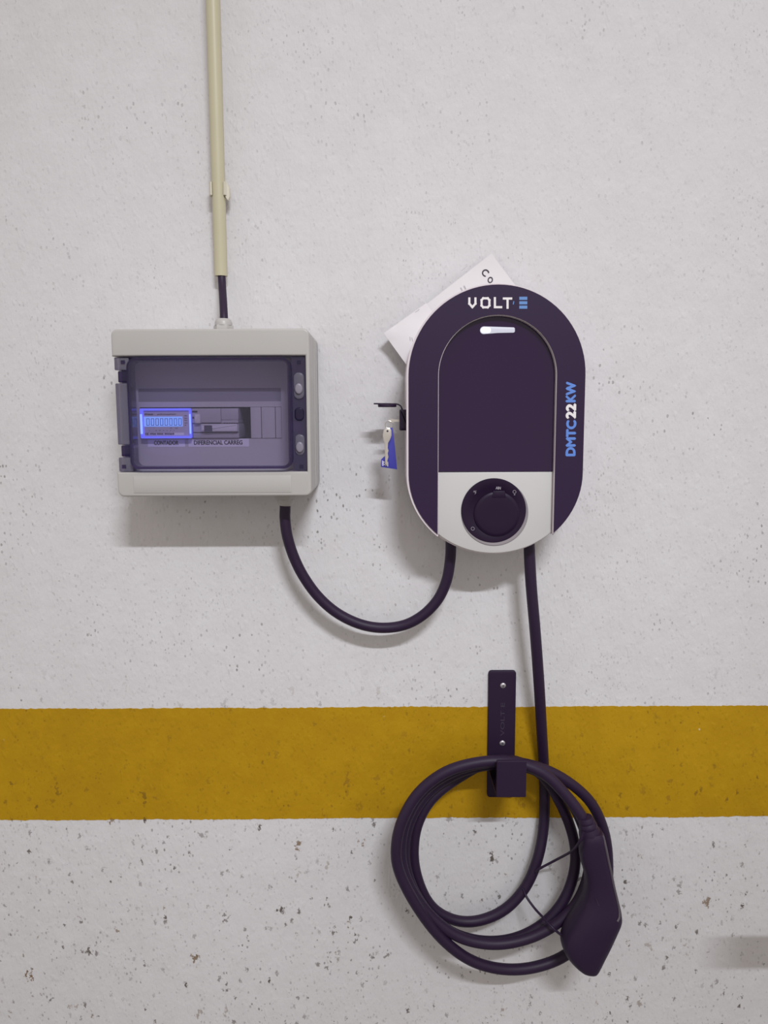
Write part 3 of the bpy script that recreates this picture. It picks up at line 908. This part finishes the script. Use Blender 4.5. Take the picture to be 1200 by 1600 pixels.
    g = G(); g.lathe([(rf-0.0006, -0.0016), (rf, -0.0010), (rf, 0.0016), (rf-0.001, 0.0022)], (fcx, -dl, fcz), 'z', 32); g.obj('lock_cover', 'black', lk)['label'] = 'round lock cover flipped open'
charger()

# ------------------------------------------------------------------ keys
def keys():
    d = 0.056
    def Q(px, py, dd=d): return XZ(px, py, dd)
    c = W(607.5, 663.5, d)
    t = thing('key_ring', 'silver keys with a blue tag hanging from the charger lock', 'keys', c)
    g = G(); g.torus((c.x, c.y, c.z), 0.0044, 0.0005, 'y', 32, 8); g.obj('ring', 'silver', t)
    # key pushed in the lock
    a = Q(612, 655.5); b = Q(625, 659)
    g = G(); g.slab(rrect(a[0]-0.0035, a[0]+0.0025, b[1]-0.0012, a[1]+0.0008, 0.0012, 3), d-0.0035, d-0.0020); g.slab([(a[0]+0.002, b[1]), (b[0], b[1]), (b[0], a[1]), (a[0]+0.002, a[1])], d-0.0033, d-0.0022)
    g.obj('inserted_key', 'silver', t)
    # hanging key
    outline = [(603.5, 669), (608, 668), (611.5, 672), (611.8, 680), (609.5, 687), (606.5, 692), (606, 700), (607.2, 704), (606, 708), (607, 714), (605.4, 719), (605.6, 725), (603.4, 728),
               (601.6, 725), (601.2, 692), (599, 687), (598, 679), (599.5, 672)]
    g = G(); g.slab([Q(*p) for p in outline], d+0.002, d+0.0038, 0.0004, 2); k = g.obj('key', 'silver', t)
    h = Q(605.5, 673.5); g = G(); g.slab(circle(h[0], h[1], 0.0012, 14), d+0.0037, d+0.0040); g.obj('key_hole', 'line', k)
    # tag
    g = G(); g.slab([Q(*p) for p in ((609.8, 668.5), (613.8, 668), (616, 688), (620.5, 733.5), (595.2, 729.5), (595.6, 717.5), (602, 712), (606, 692))], d-0.0005, d+0.0008, 0.0003, 2)
    tg = g.obj('tag', 'tag', t); tg['label'] = 'blue plastic tag with white print'
    L_ = [[Q(597.5, 720), Q(597.5, 727)], [Q(597.5, 720), Q(600.5, 722), Q(598, 723.5), Q(600.8, 726), Q(597.5, 727.3)], [Q(602.5, 728), Q(602.5, 721), Q(606, 728.4), Q(606, 722)]]
    strokes(L_, 0.0006, d+0.0008, 0.0001).obj('print', 'white', tg, False)
keys()

from mathutils.bvhtree import BVHTree
def on_surface(o, px, py):
    """Depth of a top-level mesh seen at a point of the photograph."""
    bvh = BVHTree.FromPolygons([v.co + o.location + (ORG.get(root_of(o).name, Vector())) for v in o.data.vertices], [list(p.vertices) for p in o.data.polygons])
    q = W(px, py, 0.0); hit = bvh.ray_cast(CAM_P, (q-CAM_P).normalized())[0]
    return -hit.y if hit else 0.02

# ------------------------------------------------------------------ leaflets tucked behind the charger
def sheet_solid(name, corners, mat, thick, label, cat, curl=None):
    """corners: four (px,py,d): bilinear sheet with a thickness and a slight wave."""
    P = [W(*c) for c in corners]; n = 14
    v, f = [], []
    for s in (0, 1):
        for i in range(n+1):
            for j in range(n+1):
                a, b = i/n, j/n
                p = (P[0]*(1-a)+P[1]*a)*(1-b) + (P[3]*(1-a)+P[2]*a)*b
                w = 0.0012*math.sin(a*5.0)*math.sin(b*3.1)
                lift = curl(a, b) if curl else 0
                v.append(p + Vector((0, -w - lift - thick*s, 0)))
    k = (n+1)*(n+1)
    q = lambda i, j, s: s*k + i*(n+1)+j
    for i in range(n):
        for j in range(n):
            for s in (0, 1): f.append((q(i, j, s), q(i+1, j, s), q(i+1, j+1, s), q(i, j+1, s)))
    for i in range(n):
        for e in (0, n):
            f.append((q(i, e, 0), q(i+1, e, 0), q(i+1, e, 1), q(i, e, 1)))
            f.append((q(e, i, 0), q(e, i+1, 0), q(e, i+1, 1), q(e, i, 1)))
    o = mesh_obj(name, v, f, mat)
    tag(o, label, cat)
    return o
def leaflets():
    lf = sheet_solid('leaflet', [(604, 524, .013), (768, 396, .008), (822, 468, .012), (660, 600, .016)], 'paper', 0.0008,
                     'white printed leaflet tucked behind the charger top', 'leaflet')
    for ch, px, py, w, r, mt in (('C', 758, 426, .0088, -0.75, 'line'), ('O', 766, 437.5, .0076, -0.3, 'line'), ('U', 724.5, 452, .007, 0.5, 'faint')):
        d = on_surface(lf, px, py) + 0.0001
        word('printed_letter', ch, XZ(px, py, d), w*0.85, w, d, mt, lf, r, 0.00025)
    cd = sheet_solid('card', [(599.5, 521, .0195), (666, 473.5, .0165), (706, 527, .018), (640, 577, .0200)], 'paper2', 0.0010,
                     'smaller white card lying over the leaflet, left of the charger', 'card',
                     lambda a, b: 0.004*max(0, 1-4*a)*max(0, 1-4*b))
    for o, nm, lines, wd in ((cd, 'printed_line', [[(649, 488), (655, 483.5)]], .0004), (cd, 'printed_mark', [[(640.5, 527), (641, 532)], [(643.6, 528), (644.6, 533)]], .0008),
                             (lf, 'printed_line', [[(721, 423), (729, 416.5)]], .0005)):
        d = on_surface(o, *lines[0][0]) + 0.0001
        strokes([[XZ(*p, d) for p in ln] for ln in lines], wd, d, 0.0002).obj(nm, 'faint', o, False)
leaflets()

# ------------------------------------------------------------------ cable holder
def holder():
    dp = 0.005; dlip = 0.086
    def X(px, d, py=1120): return W(px, py, d).x
    x0, x1 = X(762.8, dp), X(805.6, dp)
    zt = W(785, 1048.5, dp).z
    z_pl_b = W(785, 1246, dp).z; z_arm_b = W(792, 1246, dlip).z; z_arm_t = z_arm_b + 0.0035
    t = thing('cable_holder', 'black metal hook plate screwed across the yellow band, carrying the coil', 'hook', ((x0+x1)/2, 0, z_pl_b))
    g = G(); g.slab(rrect(x0, x1, z_pl_b, zt, 0.0040, 4), 0.0005, dp, 0.0012, 3); pl = g.obj('plate', 'steel', t)
    zl_t = W(792, 1189.5, dlip).z; zl_b = W(792, 1246, dlip).z
    g = G(); g.slab([(x0, z_arm_b), (x1, z_arm_b), (x1, z_arm_t), (x0, z_arm_t)], dp-0.001, dlip-0.003, 0.0); g.obj('arm', 'steel', t, False)
    g = G(); g.slab(rrect(x0, x1, zl_b, zl_t, 0.0014, 4), dlip-0.005, dlip, 0.0008, 3); g.obj('lip', 'steel', t)
    for px, py in ((786, 1071), (785, 1161)):
        c = W(px, py, dp)
        g = G(); g.lathe([(0.0037, 0.0), (0.0036, 0.0008), (0.0028, 0.0016), (0.0012, 0.0019)], (c.x, -dp, c.z), 'y', 20)
        s = g.obj('screw', 'screw', t)
        strokes([[(c.x-0.0015, c.z), (c.x+0.0015, c.z)], [(c.x, c.z-0.0015), (c.x, c.z+0.0015)]], 0.0008, dp+0.0017, 0.0003).obj('screw_slot', 'line', s, False)
    a, b = W(785, 1150, dp), W(785.5, 1098, dp)
    word('lettering', 'VOLT E', ((a.x+b.x)/2, (a.z+b.z)/2), abs(b.z-a.z), 0.0052, dp, 'emboss', pl, math.pi/2, 0.0)
holder()

# ------------------------------------------------------------------ charging cable, coil and connector
def charging():
    t = thing('charging_cable', 'black charging cable coiled on the hook with its plug hanging at right', 'charging cable', W(785, 1515, 0.03))
    path = [
        # down from the charger
        (826, 820, .046), (827, 858, .046), (830, 915, .046), (836, 985, .044), (842, 1065, .036), (846, 1135, .022), (849.5, 1195, .010), (851, 1245, .010), (849, 1295, .014),
        # loop A, innermost
        (840, 1342, .021), (821, 1386, .024), (790, 1420, .027), (750, 1438, .030), (712, 1438, .032), (678, 1420, .034), (657, 1386, .035), (646.5, 1340, .034), (652, 1290, .032),
        (675, 1248, .028), (715, 1216, .022), (765, 1190, .021), (808, 1190, .022), (848, 1213, .026), (879, 1262, .024),
        # loop B
        (897, 1315, .030), (897, 1362, .034), (880, 1408, .038), (848, 1444, .042), (805, 1466, .045), (757, 1471, .048), (710, 1459, .050), (673, 1431, .051), (645, 1388, .050),
        (632, 1340, .048), (638, 1290, .045), (664, 1244, .041), (706, 1212, .037), (757, 1196, .034), (806, 1195, .034), (854, 1213, .036), (893, 1254, .040),
        # loop C, behind the plug
        (917, 1310, .044), (920, 1360, .047), (903, 1408, .050), (868, 1444, .054), (822, 1467, .058), (770, 1475, .061), (718, 1464, .063), (676, 1434, .064), (643, 1390, .063),
        (627, 1342, .061), (632, 1290, .058), (658, 1241, .055), (702, 1208, .052), (757, 1192, .050), (812, 1192, .049), (870, 1211, .044), (919, 1249, .036),
        # loop D, outermost
        (943, 1297, .030), (950, 1352, .028), (945, 1405, .030), (922, 1455, .036), (884, 1492, .044), (836, 1511, .050), (785, 1514, .056), (735, 1500, .062), (690, 1466, .068), (652, 1417, .073),
        (625, 1365, .075), (619, 1325, .075), (629, 1281, .073), (655, 1238, .070), (697, 1206, .068), (750, 1191, .067), (800, 1191, .067), (847, 1207, .068), (883, 1241, .071), (909.5, 1277, .0745), (922, 1312, .077), (927, 1330, .078)]
    g = G(); g.tube(spline([W(*p) for p in path], 6), 0.0069, 18)
    g.obj('cable', 'rubber', t)
    # plug: lofted body, neck at the top, nose at the bottom
    dc = 0.078
    sec = [  # left px, right px, half depth
        ((909, 1300), (940, 1297), .0125), ((907, 1310), (943.5, 1305), .0150), ((905.5, 1330), (948, 1325), .0160), ((908, 1347), (952, 1345), .0165), ((912.5, 1362), (956, 1363), .0170), ((914, 1380), (960, 1383), .0180),
        ((911, 1398), (965, 1404), .0200), ((904, 1414), (968.5, 1420), .0225), ((895, 1430), (969, 1433), .0245), ((886, 1446), (963.5, 1446), .0255),
        ((880, 1458), (957, 1460), .0260), ((877, 1470), (950, 1474), .0262), ((879.5, 1482), (943, 1487), .0258), ((887.5, 1493), (937, 1499), .0245), ((900, 1504), (931.5, 1508), .0215), ((911, 1510), (926, 1512), .0150)]
    rings = []
    m = 32
    for (l, r, h) in sec:
        a, b = W(*l, dc), W(*r, dc)
        c = (a+b)/2; ax = (b-a)/2
        ring = []
        for k in range(m):
            th = 2*math.pi*k/m; ct, st = math.cos(th), math.sin(th); e = 2/2.9
            u = math.copysign(abs(ct)**e, ct); w = math.copysign(abs(st)**e, st)
            ring.append(c + ax*u + Vector((0, -w*h, 0)))
        rings.append(ring)
    # densify along the length
    dense = []
    for k in range(m):
        dense.append(spline([rg[k] for rg in rings], 3))
    nn = len(dense[0]); v, f = [], []
    for i in range(nn): v += [dense[k][i] for k in range(m)]
    for i in range(nn-1):
        for k in range(m):
            kk = (k+1) % m; f.append((i*m+k, i*m+kk, (i+1)*m+kk, (i+1)*m+k))
    f.append(list(range(m))[::-1]); f.append(list(range((nn-1)*m, nn*m)))
    plug = mesh_obj('plug', v, f, 'black', t, True, 50)
    # strain relief collar with ribs
    a = W(919.5, 1295, dc); b = W(926.5, 1322, dc)
    ax = (b-a).normalized(); g = G()
    prof = [(-0.016, .0080), (-0.012, .0098), (-0.010, .0100), (-0.009, .0096), (-0.006, .0112), (-0.003, .0116), (-0.002, .0112), (0.002, .0126), (0.006, .0135), (0.012, .0140)]
    g.tube([a + ax*h for h, _ in prof], [r for _, r in prof], 24); g.obj('strain_relief', 'black', plug)
    # seam strip down the right flank, bevel highlight put into its grey
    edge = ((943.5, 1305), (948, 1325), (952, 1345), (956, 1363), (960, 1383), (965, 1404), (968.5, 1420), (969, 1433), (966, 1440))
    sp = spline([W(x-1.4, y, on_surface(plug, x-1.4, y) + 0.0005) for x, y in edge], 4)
    g = G(); g.tube(sp, 0.0014, 8); g.obj('seam_highlight_strip', 'seam', plug)['label'] = 'grey seam along the plug edge with its highlight painted in'
    # moulded emblem lines on the front of the head
    fz = on_surface(plug, 936, 1414)
    strokes([[XZ(931, 1404, fz), XZ(935.5, 1414, fz), XZ(942, 1421, fz)]], 0.0006, fz-0.001, 0.0011).obj('moulded_line', 'emboss', plug, False)
    # dust cap on the nose facing lower left
    a, b = W(880, 1484, dc), W(922, 1512, dc)
    c = (a+b)/2; e = (b-a).normalized(); nrm = Vector((-e.z, 0, e.x)); nrm = nrm if nrm.z < 0 else -nrm
    L_len = (b-a).length/2
    cv, cf = [], []
    for i, (off, s) in enumerate(((-0.006, 0.90), (0.0002, 0.90), (0.0016, 0.80), (0.0022, 0.60))):
        for k in range(28):
            th = 2*math.pi*k/28
            cv.append(c + nrm*off + e*(L_len*s*math.cos(th)) + Vector((0, -0.0215*s*math.sin(th), 0)))
    for i in range(3):
        for k in range(28):
            kk = (k+1) % 28; cf.append((i*28+k, i*28+kk, (i+1)*28+kk, (i+1)*28+k))
    cf.append(list(range(28))[::-1]); cf.append(list(range(84, 112)))
    capo = mesh_obj('dust_cap', cv, cf, 'black', plug)
    # thin tether round the inner strand and back to the cap
    for pts in ([(912, 1300, .094), (905, 1316, .092), (893, 1330, .075), (868, 1344, .045), (842, 1358, .034), (834, 1366, .026)],
                [(817, 1388, .030), (823, 1402, .034), (836, 1420, .045), (849, 1434, .058), (862, 1448, .070), (873, 1458, .072), (884, 1466, .074)]):
        g = G(); g.tube(spline([W(*p) for p in pts], 6), 0.0016, 10); g.obj('tether', 'rubber', t)
charging()

SC.frame_set(1)
